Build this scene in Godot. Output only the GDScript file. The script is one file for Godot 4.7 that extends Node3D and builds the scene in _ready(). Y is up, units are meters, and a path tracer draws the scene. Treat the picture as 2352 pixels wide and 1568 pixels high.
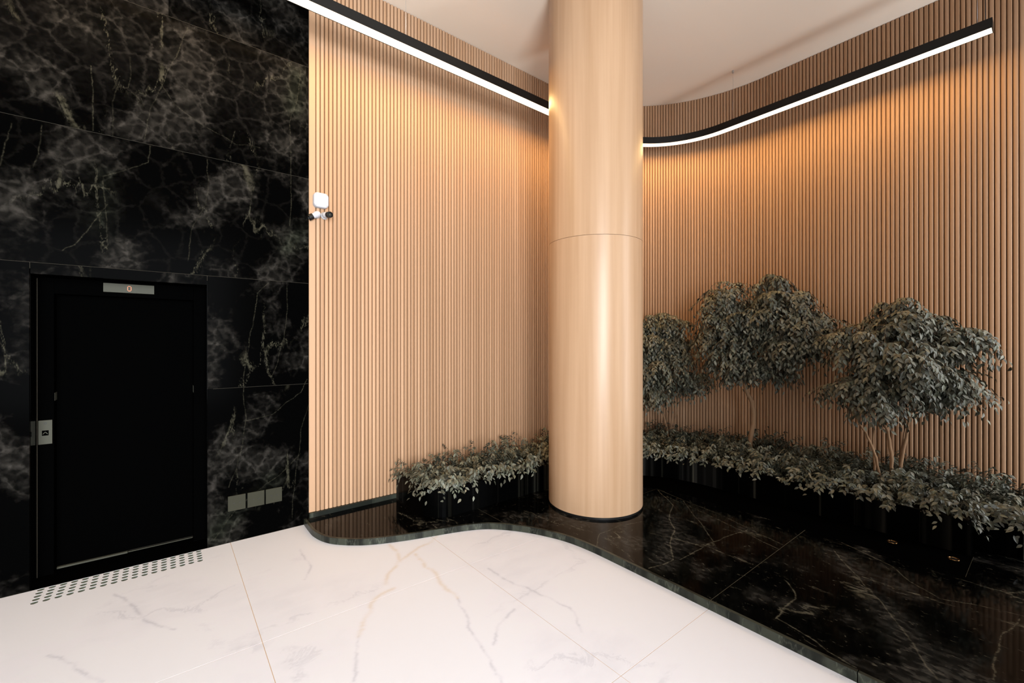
extends Node3D

# ---------------------------------------------------------------- constants of the room (metres, y up)
const WZ := -4.11            # face of the marble wall on the left
const RX := 5.9              # face of the slatted wall on the right
const CEIL := 4.93
const FRONT := 1.6           # glazed entrance front behind the camera
const ARC_C := Vector2(4.1, -2.31)
const ARC_R := 1.8
const DECK := 0.05           # top of the raised black stone floor
const COL := Vector2(3.253, -2.8)
const COL_R := 0.445
const LAMP_Y := 4.23

var rng := RandomNumberGenerator.new()
var M := {}
var taken := {}

# ---------------------------------------------------------------- scene assembly
func _ready() -> void:
	rng.seed = 7
	camera_and_light()
	make_materials()
	room_shell()
	white_floor()
	black_floor()
	marble_wall()
	lift_door()
	slat_walls()
	column()
	planter()
	pendant()
	fittings()
	trees()
	ground_cover()

func camera_and_light() -> void:
	var cam := Camera3D.new()
	cam.name = "camera"
	cam.fov = 76.19
	cam.near = 0.02
	cam.position = Vector3(0, 1.6, 0)
	cam.rotation_degrees = Vector3(0, -38.5, 0)
	add_child(cam)
	cam.current = true
	var env := Environment.new()
	env.background_mode = Environment.BG_COLOR
	env.background_color = Color(0.93, 0.97, 1.0)
	env.background_energy_multiplier = 1.2
	env.ambient_light_source = Environment.AMBIENT_SOURCE_DISABLED
	env.tonemap_mode = Environment.TONE_MAPPER_LINEAR
	env.tonemap_exposure = 1.0
	env.sdfgi_enabled = true
	env.ssao_enabled = true
	env.ssil_enabled = true
	var we := WorldEnvironment.new()
	we.name = "environment"
	we.environment = env
	add_child(we)
	# daylight that comes in through the glazed entrance front behind the camera
	area("daylight", Vector3(-0.85, 2.1, 5.14), Vector2(4.2, 3.9), Vector3(0, 0, 0), Color(0.955, 0.98, 1.0), 10.8)
	area("daylight", Vector3(5.35, 2.1, FRONT - 0.06), Vector2(0.7, 3.9), Vector3(0, 0, 0), Color(0.965, 0.98, 1.0), 4.6)

func area(called: String, at: Vector3, size: Vector2, turn: Vector3, color: Color, energy: float, parent: Node = self) -> void:
	var l := AreaLight3D.new()
	l.name = called
	l.area_size = size
	l.area_normalize_energy = false
	l.light_color = color
	l.light_energy = energy
	l.area_range = 30.0
	l.area_attenuation = 2.0
	l.shadow_enabled = true
	l.position = at
	l.rotation = turn
	parent.add_child(l, true)

# ---------------------------------------------------------------- helpers: nodes
func numbered(called: String) -> String:
	taken[called] = taken.get(called, -1) + 1
	return called if taken[called] == 0 else "%s_%03d" % [called, taken[called]]

func thing(called: String, label: String, category: String, at := Vector3.ZERO, group := "", kind := "") -> Node3D:
	var o := Node3D.new()
	o.name = numbered(called)
	o.position = at
	add_child(o)
	tag(o, label, category, group, kind)
	return o

func tag(o: Node, label: String, category: String, group := "", kind := "") -> void:
	o.set_meta("label", label)
	o.set_meta("category", category)
	if group: o.set_meta("group", group)
	if kind: o.set_meta("kind", kind)

func part(parent: Node, called: String, mesh: Mesh, mat: Material) -> MeshInstance3D:
	var o := MeshInstance3D.new()
	var n := 0
	var nm := called
	while parent.has_node(nm):
		n += 1
		nm = "%s_%03d" % [called, n]
	o.name = nm
	o.mesh = mesh
	o.material_override = mat
	parent.add_child(o)
	return o

func piece(parent: Node, called: String, number: int, mesh: Mesh, mat: Material) -> MeshInstance3D:
	var o := MeshInstance3D.new()
	o.name = called if number == 0 else "%s_%03d" % [called, number]
	o.mesh = mesh
	o.material_override = mat
	parent.add_child(o)
	return o

# ---------------------------------------------------------------- helpers: meshes
func begin() -> SurfaceTool:
	var st := SurfaceTool.new()
	st.begin(Mesh.PRIMITIVE_TRIANGLES)
	return st

func done(st: SurfaceTool) -> ArrayMesh:
	st.generate_normals()
	return st.commit()

var uv_mode := 0   # 0 none, 1 left wall (x, y), 2 white floor (x, z), 3 black floor (x, z), 4 face by face in metres

func uv_of(p: Vector3, n: Vector3) -> Vector2:
	match uv_mode:
		1: return Vector2((p.x + 1.8) / 2.8, 1.0 - p.y / 5.0)
		2: return Vector2((p.x + 1.2) / 4.0, (p.z + 4.2) / 4.0)
		3: return Vector2((p.x - 0.9) / 4.3, (p.z + 4.2) / 4.3)
		4:
			var a := n.abs()
			if a.y > a.x and a.y > a.z: return Vector2(p.x, p.z)
			return Vector2(p.x + p.z, -p.y)
	return Vector2.ZERO

func tri(st: SurfaceTool, a: Vector3, b: Vector3, c: Vector3, out: Vector3) -> void:
	var n := (c - a).cross(b - a)
	if n.dot(out) < 0:
		var k := b
		b = c
		c = k
	for p in [a, b, c]:
		st.set_uv(uv_of(p, out))
		st.add_vertex(p)

func quad(st: SurfaceTool, a: Vector3, b: Vector3, c: Vector3, d: Vector3, out: Vector3) -> void:
	tri(st, a, b, c, out)
	tri(st, a, c, d, out)

# a box between two corners with chamfered edges
func add_box(st: SurfaceTool, lo: Vector3, hi: Vector3, bevel := 0.0) -> void:
	st.set_smooth_group(-1)
	var c := (lo + hi) / 2
	var h := (hi - lo) / 2
	var b: float = min(bevel, min(h.x, min(h.y, h.z)) * 0.9)
	for ax in 3:
		var u := (ax + 1) % 3
		var v := (ax + 2) % 3
		for s in [-1.0, 1.0]:
			var n := Vector3.ZERO
			n[ax] = s
			var q := []
			for k in [[-1, -1], [1, -1], [1, 1], [-1, 1]]:
				var p := Vector3.ZERO
				p[ax] = s * h[ax]
				p[u] = k[0] * (h[u] - b)
				p[v] = k[1] * (h[v] - b)
				q.append(c + p)
			quad(st, q[0], q[1], q[2], q[3], n)
	if b > 0:
		for ax in 3:
			var u := (ax + 1) % 3
			var v := (ax + 2) % 3
			for su in [-1.0, 1.0]:
				for sv in [-1.0, 1.0]:
					var q := []
					for e in [[-1.0, 0], [1.0, 0], [1.0, 1], [-1.0, 1]]:
						var p := Vector3.ZERO
						p[ax] = e[0] * (h[ax] - b)
						p[u] = su * (h[u] - (0.0 if e[1] == 0 else b))
						p[v] = sv * (h[v] - (b if e[1] == 0 else 0.0))
						q.append(c + p)
					var n := Vector3.ZERO
					n[u] = su
					n[v] = sv
					quad(st, q[0], q[1], q[2], q[3], n)
		for sx in [-1.0, 1.0]:
			for sy in [-1.0, 1.0]:
				for sz in [-1.0, 1.0]:
					var s := Vector3(sx, sy, sz)
					tri(st, c + s * (h - Vector3(0, b, b)), c + s * (h - Vector3(b, 0, b)), c + s * (h - Vector3(b, b, 0)), s)

func box(lo: Vector3, hi: Vector3, bevel := 0.0) -> ArrayMesh:
	var st := begin()
	add_box(st, lo, hi, bevel)
	return done(st)

# tube through points with a radius at each
func add_tube(st: SurfaceTool, pts: Array, rad: Array, sides := 6) -> void:
	st.set_smooth_group(0)
	var rings := []
	for i in pts.size():
		var d: Vector3 = (pts[min(i + 1, pts.size() - 1)] - pts[max(i - 1, 0)]).normalized()
		var u := d.cross(Vector3(0.31, 0.1, 0.94)).normalized()
		if u.length() < 0.5: u = d.cross(Vector3.RIGHT).normalized()
		var v := d.cross(u)
		var r := []
		for k in sides:
			var a := TAU * k / sides
			r.append(pts[i] + (u * cos(a) + v * sin(a)) * rad[i])
		rings.append(r)
	for i in pts.size() - 1:
		for k in sides:
			var k2 := (k + 1) % sides
			var out: Vector3 = (rings[i][k] + rings[i][k2]) / 2 - pts[i]
			quad(st, rings[i][k], rings[i][k2], rings[i + 1][k2], rings[i + 1][k], out)
	for e in [0, pts.size() - 1]:
		var o2: Vector3 = pts[e] - pts[1 if e == 0 else e - 1]
		for k in sides - 2:
			tri(st, rings[e][0], rings[e][k + 1], rings[e][k + 2], o2)

# profile (radius, height) turned round an axis through the origin; axis given by basis
func add_lathe(st: SurfaceTool, prof: Array, sides: int, at: Transform3D, smooth := true) -> void:
	for i in prof.size() - 1:
		st.set_smooth_group(i if smooth else -1)
		var a: Vector2 = prof[i]
		var b: Vector2 = prof[i + 1]
		for k in sides:
			var t0 := TAU * k / sides
			var t1 := TAU * (k + 1) / sides
			var q := []
			for e in [[a, t0], [a, t1], [b, t1], [b, t0]]:
				q.append(at * Vector3(e[0].x * cos(e[1]), e[0].y, e[0].x * sin(e[1])))
			var tm := (t0 + t1) / 2
			var nrm := Vector3((b.y - a.y) * cos(tm), a.x - b.x, (b.y - a.y) * sin(tm))
			var out := at.basis * nrm
			if a.x > 1e-6: tri(st, q[0], q[1], q[2], out)
			if b.x > 1e-6: tri(st, q[0], q[2], q[3], out)

func poly_area(p: PackedVector2Array) -> float:
	var s := 0.0
	for i in p.size():
		s += p[i].cross(p[(i + 1) % p.size()])
	return s / 2

# upright prism over a floor polygon of (x, z)
func add_prism(st: SurfaceTool, poly: PackedVector2Array, y0: float, y1: float) -> void:
	st.set_smooth_group(-1)
	var idx := Geometry2D.triangulate_polygon(poly)
	for i in range(0, idx.size(), 3):
		for y in [y0, y1]:
			tri(st, v3(poly[idx[i]], y), v3(poly[idx[i + 1]], y), v3(poly[idx[i + 2]], y), Vector3.UP if y == y1 else Vector3.DOWN)
	var s := signf(poly_area(poly))
	for i in poly.size():
		var a := poly[i]
		var b := poly[(i + 1) % poly.size()]
		var d := b - a
		quad(st, v3(a, y0), v3(b, y0), v3(b, y1), v3(a, y1), Vector3(d.y, 0, -d.x) * s)

func prism(poly: PackedVector2Array, y0: float, y1: float) -> ArrayMesh:
	var st := begin()
	add_prism(st, poly, y0, y1)
	return done(st)

func v3(p: Vector2, y: float) -> Vector3:
	return Vector3(p.x, y, p.y)

# points moved sideways along the right-hand normal (dz, -dx)
func shifted(pts: Array, by: float) -> Array:
	var r := []
	for i in pts.size():
		var n := Vector2.ZERO
		var ns := []
		if i > 0: ns.append((pts[i] - pts[i - 1]).normalized())
		if i < pts.size() - 1: ns.append((pts[i + 1] - pts[i]).normalized())
		for d in ns: n += Vector2(d.y, -d.x)
		n = n.normalized()
		var d0: Vector2 = ns[0]
		var c := maxf(0.3, n.dot(Vector2(d0.y, -d0.x)))
		r.append(pts[i] + n * by / c)
	return r

# an upright wall along a path, thickened to the right-hand side
func strip(pts: Array, thick: float, y0: float, y1: float) -> ArrayMesh:
	var far := shifted(pts, thick)
	far.reverse()
	var poly := PackedVector2Array(pts)
	poly.append_array(PackedVector2Array(far))
	return prism(poly, y0, y1)

func arc(c: Vector2, r: float, a0: float, a1: float, n: int) -> Array:
	var p := []
	for i in n + 1:
		var a := lerpf(a0, a1, float(i) / n)
		p.append(c + r * Vector2(cos(a), sin(a)))
	return p

func smooth_curve(p: Array, n: int) -> Array:
	var r := []
	for i in p.size() - 1:
		var a: Vector2 = p[max(i - 1, 0)]
		var d: Vector2 = p[min(i + 2, p.size() - 1)]
		for k in n:
			r.append(p[i].cubic_interpolate(p[i + 1], a, d, float(k) / n))
	r.append(p[-1])
	return r

# ---------------------------------------------------------------- textures
func grey(w: int, h: int, type: int, freq: float, sd: int, warp := 0.0, octaves := 1, squeeze_x := 1.0, squeeze_y := 1.0) -> PackedByteArray:
	var n := FastNoiseLite.new()
	n.noise_type = type
	n.seed = sd
	n.frequency = freq
	n.fractal_type = FastNoiseLite.FRACTAL_FBM if octaves > 1 else FastNoiseLite.FRACTAL_NONE
	n.fractal_octaves = octaves
	if type == FastNoiseLite.TYPE_CELLULAR:
		n.cellular_return_type = FastNoiseLite.RETURN_DISTANCE2_SUB
		n.cellular_jitter = 1.0
	if warp > 0:
		n.domain_warp_enabled = true
		n.domain_warp_amplitude = warp
		n.domain_warp_frequency = freq * 0.9
		n.domain_warp_fractal_type = FastNoiseLite.DOMAIN_WARP_FRACTAL_PROGRESSIVE
		n.domain_warp_fractal_octaves = 4
	var im := n.get_image(int(w / squeeze_x), int(h / squeeze_y), false, false, true)
	if squeeze_x != 1.0 or squeeze_y != 1.0: im.resize(w, h, Image.INTERPOLATE_CUBIC)
	im.convert(Image.FORMAT_L8)
	return im.get_data()

func ss(a: float, b: float, x: float) -> float:
	return smoothstep(a, b, x)

# soft wandering line added into a float field
func vein(f: PackedFloat32Array, w: int, h: int, pts: Array, width: float, strength: float, wander := 1.0) -> void:
	for i in pts.size() - 1:
		var a: Vector2 = pts[i]
		var b: Vector2 = pts[i + 1]
		var n := int(a.distance_to(b) / 1.2) + 1
		var side := (b - a).orthogonal().normalized()
		var drift := 0.0
		for k in n:
			var t := float(k) / n
			drift = clampf(drift + rng.randf_range(-0.5, 0.5) * wander, -3.0 * wander, 3.0 * wander)
			var p := a.lerp(b, t) + side * drift * sin(PI * t)
			var r := width * rng.randf_range(0.55, 1.3)
			var ri := int(ceil(r * 2.0))
			for y in range(maxi(0, int(p.y) - ri), mini(h, int(p.y) + ri + 1)):
				for x in range(maxi(0, int(p.x) - ri), mini(w, int(p.x) + ri + 1)):
					var d2 := (Vector2(x, y) - p).length_squared() / (r * r)
					var v := strength * exp(-d2 * 1.6)
					if v > f[y * w + x]: f[y * w + x] = v

func to_px(list: Array, o: Vector2, size: Vector2, w: int, h: int, flip := false) -> Array:
	var r := []
	for i in range(0, list.size(), 2):
		var u := (Vector2(list[i], list[i + 1]) - o) / size
		if flip: u.y = 1.0 - u.y
		r.append(Vector2(u.x * w, u.y * h))
	return r

func field(w: int, h: int) -> PackedFloat32Array:
	var f := PackedFloat32Array()
	f.resize(w * h)
	return f

func texture(w: int, h: int, data: PackedByteArray) -> ImageTexture:
	return ImageTexture.create_from_image(Image.create_from_data(w, h, false, Image.FORMAT_RGB8, data))

func byte(v: float) -> int:   # linear colour to an sRGB byte
	v = clampf(v, 0.0, 1.0)
	return int(255.0 * (12.92 * v if v < 0.0031308 else 1.055 * pow(v, 0.41667) - 0.055) + 0.5)

var lut := PackedByteArray()
func quick_byte(v: float) -> int:
	if lut.is_empty():
		for i in 4097: lut.append(byte(i / 4096.0))
	return lut[clampi(int(v * 4096.0), 0, 4096)]

func wall_marble() -> ImageTexture:
	var w := 820
	var h := 1460
	var cloud := grey(w, h, FastNoiseLite.TYPE_SIMPLEX_SMOOTH, 0.0048, 3, 40.0, 5)
	var cell := grey(w, h, FastNoiseLite.TYPE_CELLULAR, 0.019, 11, 26.0)
	var tall := grey(w, h, FastNoiseLite.TYPE_CELLULAR, 0.0085, 21, 60.0, 1, 1.0, 2.6)
	var fine := grey(w, h, FastNoiseLite.TYPE_SIMPLEX, 0.055, 31, 10.0, 5)
	var patch := grey(w, h, FastNoiseLite.TYPE_SIMPLEX_SMOOTH, 0.006, 41, 30.0, 3)
	var web := grey(w, h, FastNoiseLite.TYPE_CELLULAR, 0.042, 13, 14.0)
	var f := field(w, h)
	var o := Vector2(-1.8, 0)
	var size := Vector2(2.8, 5.0)
	var soft := field(w, h)
	for l in [[-.09, 3.02, -.1, 2.9, -.17, 2.85, -.26, 2.79, -.34, 2.74, -.34, 2.68, -.33, 2.58, -.32, 2.43, -.32, 2.32], [.13, 3.98, .09, 3.84, .04, 3.69, -.01, 3.52, -.09, 3.29, -.12, 3.06], [-.4, 3.48, -.39, 3.31, -.39, 3.04], [-.2, 3.62, -.21, 3.4, -.27, 3.38, -.29, 3.22, -.29, 3.03], [.67, 2.09, .59, 2.0, .57, 1.83, .49, 1.3, .51, .98, .44, .57, .39, .44], [.92, 3.96, .89, 3.69, .83, 3.48, .84, 3.07, .83, 2.59], [.97, 1.27, .92, 1.16, .8, 1.08, .7, .99, .49, .96], [.98, 1.04, .92, .84, .88, .49, .85, .08], [.81, 2.08, .8, 1.73, .76, 1.54, .7, 1.32], [.25, 3.01, .26, 2.86, .24, 2.66, .15, 2.44, .13, 2.21], [-.32, 2.55, -.37, 2.45, -.48, 2.25, -.54, 2.2], [-.81, 2.7, -.79, 2.84, -.76, 2.98], [-.67, 2.72, -.64, 2.88, -.63, 3.01], [-.03, 3.5, .05, 3.37, .24, 3.26, .44, 3.18, .62, 3.2], [.29, .05, .38, .18, .46, .28, .75, .47, .92, .63]]:
		vein(f, w, h, to_px(l, o, size, w, h, true), 0.85, rng.randf_range(0.4, 0.85))
	for l in [[-.34, 2.74, -.33, 2.58, -.36, 2.4], [.72, .44, .5, .3, .3, .1], [.95, 2.6, .8, 2.4], [.9, 3.9, .86, 3.6]]:
		vein(soft, w, h, to_px(l, o, size, w, h, true), 26.0, 0.35, 1.0)
	var rows := [0.0, 1.23, 2.11, 3.03, 4.01, 9.0]
	var data := PackedByteArray()
	data.resize(w * h * 3)
	for y in h:
		var yy := (1.0 - (y + 0.5) / h) * 5.0
		var row := 0
		while yy > rows[row + 1]: row += 1
		var shift := (row * 277) % w
		for x in w:
			var i := y * w + x
			var j := y * w + (x + shift) % w
			var c := cloud[j] / 255.0
			var edge := 1.0 - smoothstep(0.0, 0.17, cell[j] / 255.0)
			var fi := fine[j] / 255.0
			var mask := smoothstep(0.44, 0.86, c + (fi - 0.5) * 0.12)
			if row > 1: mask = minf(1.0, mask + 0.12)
			mask = minf(1.0, mask + soft[i] + 0.40 * exp(-pow((yy - 3.72) / 0.42, 2.0)))  # band of denser cloud paints the lamp's glow into the stone
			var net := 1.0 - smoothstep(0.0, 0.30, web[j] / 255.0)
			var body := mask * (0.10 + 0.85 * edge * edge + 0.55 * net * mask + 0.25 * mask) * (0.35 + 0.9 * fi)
			var crack := 1.0 - smoothstep(0.0, 0.022, tall[j] / 255.0)
			var lines := crack * smoothstep(0.42, 0.70, patch[j] / 255.0) * 0.75
			lines = maxf(lines, f[i])
			lines *= 0.3 + 0.7 * smoothstep(0.25, 0.6, fi)
			var g := soft[i]
			var k := i * 3
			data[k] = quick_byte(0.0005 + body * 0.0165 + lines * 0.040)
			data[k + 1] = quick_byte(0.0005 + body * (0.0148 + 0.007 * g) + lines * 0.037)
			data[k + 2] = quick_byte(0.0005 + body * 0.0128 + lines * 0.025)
	return texture(w, h, data)

func white_marble() -> ImageTexture:
	var w := 1200
	var h := 1200
	var cloud := grey(w, h, FastNoiseLite.TYPE_SIMPLEX_SMOOTH, 0.003, 5, 60.0, 5, 1.0, 1.0)
	var tall := grey(w, h, FastNoiseLite.TYPE_CELLULAR, 0.005, 25, 110.0, 1, 1.6, 1.0)
	var fine := grey(w, h, FastNoiseLite.TYPE_SIMPLEX, 0.02, 35, 30.0, 5, 2.0, 1.0)
	var o := Vector2(-1.2, -4.2)
	var size := Vector2(4.0, 4.0)
	var beige := field(w, h)
	var ash := field(w, h)
	for l in [[1.75, -3.2, 1.66, -3.13, 1.48, -3.07, 1.32, -2.99, 1.19, -2.87, 1.13, -2.76], [1.47, -3.02, 1.44, -2.81, 1.46, -2.69, 1.42, -2.55, 1.42, -2.33], [1.16, -2.69, .98, -2.62, .9, -2.5, .82, -2.37], [1.38, -3.29, 1.36, -3.08, 1.33, -2.98]]:
		vein(beige, w, h, to_px(l, o, size, w, h), 5.0, 0.8, 2.0)
	for l in [[1.42, -2.33, 1.39, -2.21, 1.31, -1.98, 1.28, -1.8, 1.25, -1.66, 1.1, -1.4], [.82, -2.37, .73, -2.16, .69, -2.07], [1.78, -2.51, 1.8, -2.24, 1.85, -2.05, 1.9, -1.83, 1.88, -1.77, 1.79, -1.64], [-.47, -3.21, -.39, -3.09, -.33, -2.97, -.23, -2.8], [-.26, -3.74, -.17, -3.54, -.12, -3.36, -.06, -3.21, .04, -3.06], [.73, -3.16, .81, -3.32, .81, -3.65], [1.63, -2.03, 1.45, -1.96, 1.35, -1.86]]:
		vein(ash, w, h, to_px(l, o, size, w, h), 3.2, 0.8, 2.0)
	var data := PackedByteArray()
	data.resize(w * h * 3)
	for y in h:
		for x in w:
			var i := y * w + x
			var c := cloud[i] / 255.0
			var fi := fine[i] / 255.0
			var crack := (1.0 - smoothstep(0.0, 0.05, tall[i] / 255.0)) * smoothstep(0.5, 0.8, c + (fi - 0.5) * 0.3) * 0.35
			var g := maxf(crack, 0.7 * ash[i] * (0.35 + 0.65 * smoothstep(0.3, 0.65, fi))) + 0.22 * smoothstep(0.55, 0.9, c) * fi
			var b := 0.6 * beige[i] * (0.4 + 0.6 * smoothstep(0.25, 0.6, fi))
			var k := i * 3
			data[k] = quick_byte(0.62 - g * 0.22 - b * 0.10)
			data[k + 1] = quick_byte(0.63 - g * 0.22 - b * 0.20)
			data[k + 2] = quick_byte(0.69 - g * 0.21 - b * 0.36)
	return texture(w, h, data)

func black_marble() -> ImageTexture:
	var w := 1200
	var h := 1200
	var cloud := grey(w, h, FastNoiseLite.TYPE_SIMPLEX_SMOOTH, 0.006, 7, 40.0, 5)
	var tall := grey(w, h, FastNoiseLite.TYPE_CELLULAR, 0.006, 27, 70.0, 1, 1.0, 2.2)
	var fine := grey(w, h, FastNoiseLite.TYPE_SIMPLEX, 0.07, 37, 12.0, 5, 1.0, 1.6)
	var speck := grey(w, h, FastNoiseLite.TYPE_CELLULAR, 0.06, 47, 8.0, 1, 1.0, 2.5)
	var f := field(w, h)
	var soft := field(w, h)
	var o := Vector2(0.9, -4.2)
	var size := Vector2(4.3, 4.3)
	for l in [[3.89, -1.05, 3.68, -.91, 3.47, -.77, 3.24, -.61, 3.09, -.52, 2.91, -.43, 2.77, -.35], [4.02, -2.61, 3.89, -2.44, 3.76, -2.28, 3.45, -2.13, 3.29, -1.98, 3.01, -1.85, 2.82, -1.71, 2.66, -1.73, 2.58, -1.75], [2.55, -2.18, 2.74, -2.31, 2.97, -2.31, 3.21, -2.24], [2.86, -1.68, 3.25, -1.68, 3.6, -1.63, 3.8, -1.59], [4.04, -2.63, 3.89, -1.91, 3.68, -1.31], [3.92, -2.45, 3.83, -2.08, 3.58, -1.3], [2.67, -.99, 2.79, -1, 2.97, -.99, 3.08, -1.05, 3.15, -1.12], [4.08, -1.05, 3.92, -.72, 3.76, -.6, 3.65, -.45, 3.74, -.29, 3.79, -.12], [2.97, -.19, 3.11, -.2, 3.47, -.19, 3.74, -.14], [2.68, -.99, 2.65, -.86, 2.59, -.72, 2.57, -.6], [3.94, -2.28, 3.31, -1.66]]:
		vein(f, w, h, to_px(l, o, size, w, h), 1.3, rng.randf_range(0.5, 0.85))
	for l in [[3.3, -.66, 3.09, -.52, 2.91, -.43, 2.77, -.35], [3.5, -2.15, 3.1, -1.9, 2.7, -1.72], [3.8, -1.0, 3.6, -.85], [3.0, -.3, 2.8, -.2]]:
		vein(soft, w, h, to_px(l, o, size, w, h), 26.0, 0.6, 1.0)
	var data := PackedByteArray()
	data.resize(w * h * 3)
	for y in h:
		for x in w:
			var i := y * w + x
			var fi := fine[i] / 255.0
			var c := cloud[i] / 255.0
			var mask := smoothstep(0.55, 0.85, c) * 0.5 + soft[i]
			var body := mask * (0.2 + 0.8 * smoothstep(0.3, 0.8, fi))
			var crack := (1.0 - smoothstep(0.0, 0.03, tall[i] / 255.0)) * smoothstep(0.35, 0.7, c) * 0.6
			var lines := maxf(crack, f[i]) * (0.35 + 0.65 * smoothstep(0.25, 0.55, fi)) + 0.5 * (1.0 - smoothstep(0.0, 0.03, speck[i] / 255.0)) * smoothstep(0.52, 0.75, fi)
			var k := i * 3
			data[k] = quick_byte(0.0008 + body * 0.042 + lines * 0.10)
			data[k + 1] = quick_byte(0.0008 + body * 0.040 + lines * 0.093)
			data[k + 2] = quick_byte(0.0007 + body * 0.036 + lines * 0.068)
	return texture(w, h, data)

func wood_grain(w: int, h: int, base: Color, depth: float, sd: int, sx: float) -> ImageTexture:
	# grain that runs along v; base in linear values
	var streak := grey(w, h, FastNoiseLite.TYPE_SIMPLEX, 0.02 * sx, sd, 0.0, 5, 1.0, 24.0)
	var broad := grey(w, h, FastNoiseLite.TYPE_SIMPLEX_SMOOTH, 0.006 * sx, sd + 1, 12.0, 3, 1.0, 9.0)
	var data := PackedByteArray()
	data.resize(w * h * 3)
	for i in w * h:
		var v := (streak[i] / 255.0 - 0.5) * 0.7 + (broad[i] / 255.0 - 0.5) * 0.9
		var k := i * 3
		data[k] = quick_byte(base.r * (1.0 + v * depth))
		data[k + 1] = quick_byte(base.g * (1.0 + v * depth * 1.3))
		data[k + 2] = quick_byte(base.b * (1.0 + v * depth * 1.7))
	return texture(w, h, data)

func mat(color: Color, rough: float, spec := 0.5, metal := 0.0) -> StandardMaterial3D:
	var m := StandardMaterial3D.new()
	m.albedo_color = color.linear_to_srgb()
	m.roughness = rough
	m.metallic = metal
	m.metallic_specular = spec
	return m

func textured(t: Texture2D, rough: float, spec := 0.5) -> StandardMaterial3D:
	var m := mat(Color.WHITE, rough, spec)
	m.albedo_texture = t
	return m

func make_materials() -> void:
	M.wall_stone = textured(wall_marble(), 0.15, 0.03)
	M.white_stone = textured(white_marble(), 0.42, 0.35)
	M.black_stone = textured(black_marble(), 0.07, 0.22)
	M.planter_stone = textured(M.black_stone.albedo_texture, 0.25, 0.10)
	M.jet = mat(Color(0.0006, 0.0006, 0.0006), 0.1, 0.0)
	M.reveal = mat(Color(0.0006, 0.0006, 0.0006), 0.08, 0.12)
	M.kerb = textured(black_marble_light(), 0.3, 0.3)
	M.grout = mat(Color(0.50, 0.37, 0.25), 0.9, 0.2)
	M.wall_joint = mat(Color(0.030, 0.026, 0.020), 0.9, 0.1)
	M.dark_grout = mat(Color(0.10, 0.095, 0.07), 0.9, 0.2)
	M.ceiling = mat(Color(0.80, 0.71, 0.60), 0.95, 0.2)
	M.plaster = mat(Color(0.30, 0.29, 0.28), 0.95, 0.2)
	M.slats = []
	for k in 4:
		var s: float = [1.0, 0.94, 1.05, 0.98][k]
		M.slats.append(textured(wood_grain(64, 512, Color(0.37 * s, 0.222 * s, 0.130 * s), 0.25, 60 + k * 3, 2.0), 0.55, 0.3))
	M.backing = mat(Color(0.12, 0.066, 0.035), 0.8, 0.2)
	M.veneer = textured(wood_grain(1024, 1024, Color(0.435, 0.275, 0.165), 0.18, 90, 1.0), 0.34, 0.4)
	M.black_paint = mat(Color(0.006, 0.0055, 0.005), 0.45, 0.35)
	M.steel = mat(Color(0.050, 0.049, 0.037), 0.55, 0.2, 0.0)
	M.plate = mat(Color(0.032, 0.031, 0.022), 0.6, 0.1)
	M.plate_dot = mat(Color(0.02, 0.02, 0.02), 0.5, 0.3)
	M.white_plastic = mat(Color(0.40, 0.40, 0.425), 0.45, 0.3)
	M.lens = mat(Color(0.01, 0.01, 0.01), 0.08)
	M.soil = mat(Color(0.012, 0.009, 0.006), 1.0, 0.1)
	M.drain = mat(Color(0.10, 0.105, 0.075), 0.7, 0.2)
	M.brass = mat(Color(0.30, 0.16, 0.06), 0.3, 0.5, 1.0)
	M.bark = mat(Color(0.27, 0.165, 0.095), 0.85, 0.2)
	M.leaf = mat(Color.WHITE, 0.5, 0.45)
	M.leaf.vertex_color_use_as_albedo = true
	M.glow = mat(Color(0.9, 0.85, 0.75), 0.5)
	M.glow.emission_enabled = true
	M.glow.emission = Color(1.0, 0.93, 0.82)
	M.glow.emission_energy_multiplier = 1.6
	M.digit = mat(Color(0.4, 0.12, 0.03), 0.5)
	M.digit.emission_enabled = true
	M.digit.emission = Color(1.0, 0.42, 0.18)
	M.digit.emission_energy_multiplier = 0.22
	M.glass = mat(Color(1, 1, 1), 0.02)
	M.glass.albedo_color = Color(1, 1, 1, 0.04)
	M.glass.transparency = BaseMaterial3D.TRANSPARENCY_ALPHA
	M.cable = mat(Color(0.5, 0.5, 0.5), 0.4, 0.5, 0.8)

func black_marble_light() -> ImageTexture:
	# green-grey dark stone of the kerb, tiling in metres
	var w := 512
	var h := 256
	var cloud := grey(w, h, FastNoiseLite.TYPE_SIMPLEX_SMOOTH, 0.012, 8, 20.0, 5)
	var cell := grey(w, h, FastNoiseLite.TYPE_CELLULAR, 0.02, 28, 30.0, 1, 1.0, 2.0)
	var data := PackedByteArray()
	data.resize(w * h * 3)
	for i in w * h:
		var c := smoothstep(0.25, 0.8, cloud[i] / 255.0)
		var l := (1.0 - smoothstep(0.0, 0.05, cell[i] / 255.0)) * 0.6
		data[i * 3] = quick_byte(0.010 + 0.024 * c + l * 0.05)
		data[i * 3 + 1] = quick_byte(0.011 + 0.026 * c + l * 0.053)
		data[i * 3 + 2] = quick_byte(0.009 + 0.019 * c + l * 0.04)
	return texture(w, h, data)

# ---------------------------------------------------------------- the shell
func inner_path(grow: float) -> Array:
	# face of the slatted walls from the marble wall round the curved corner to the entrance front
	var p := [Vector2(0.985, WZ - grow)]
	p.append_array(arc(ARC_C, ARC_R + grow, -PI / 2, 0, 40))
	p.append(Vector2(RX + grow, FRONT + 0.2))
	return p

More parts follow.
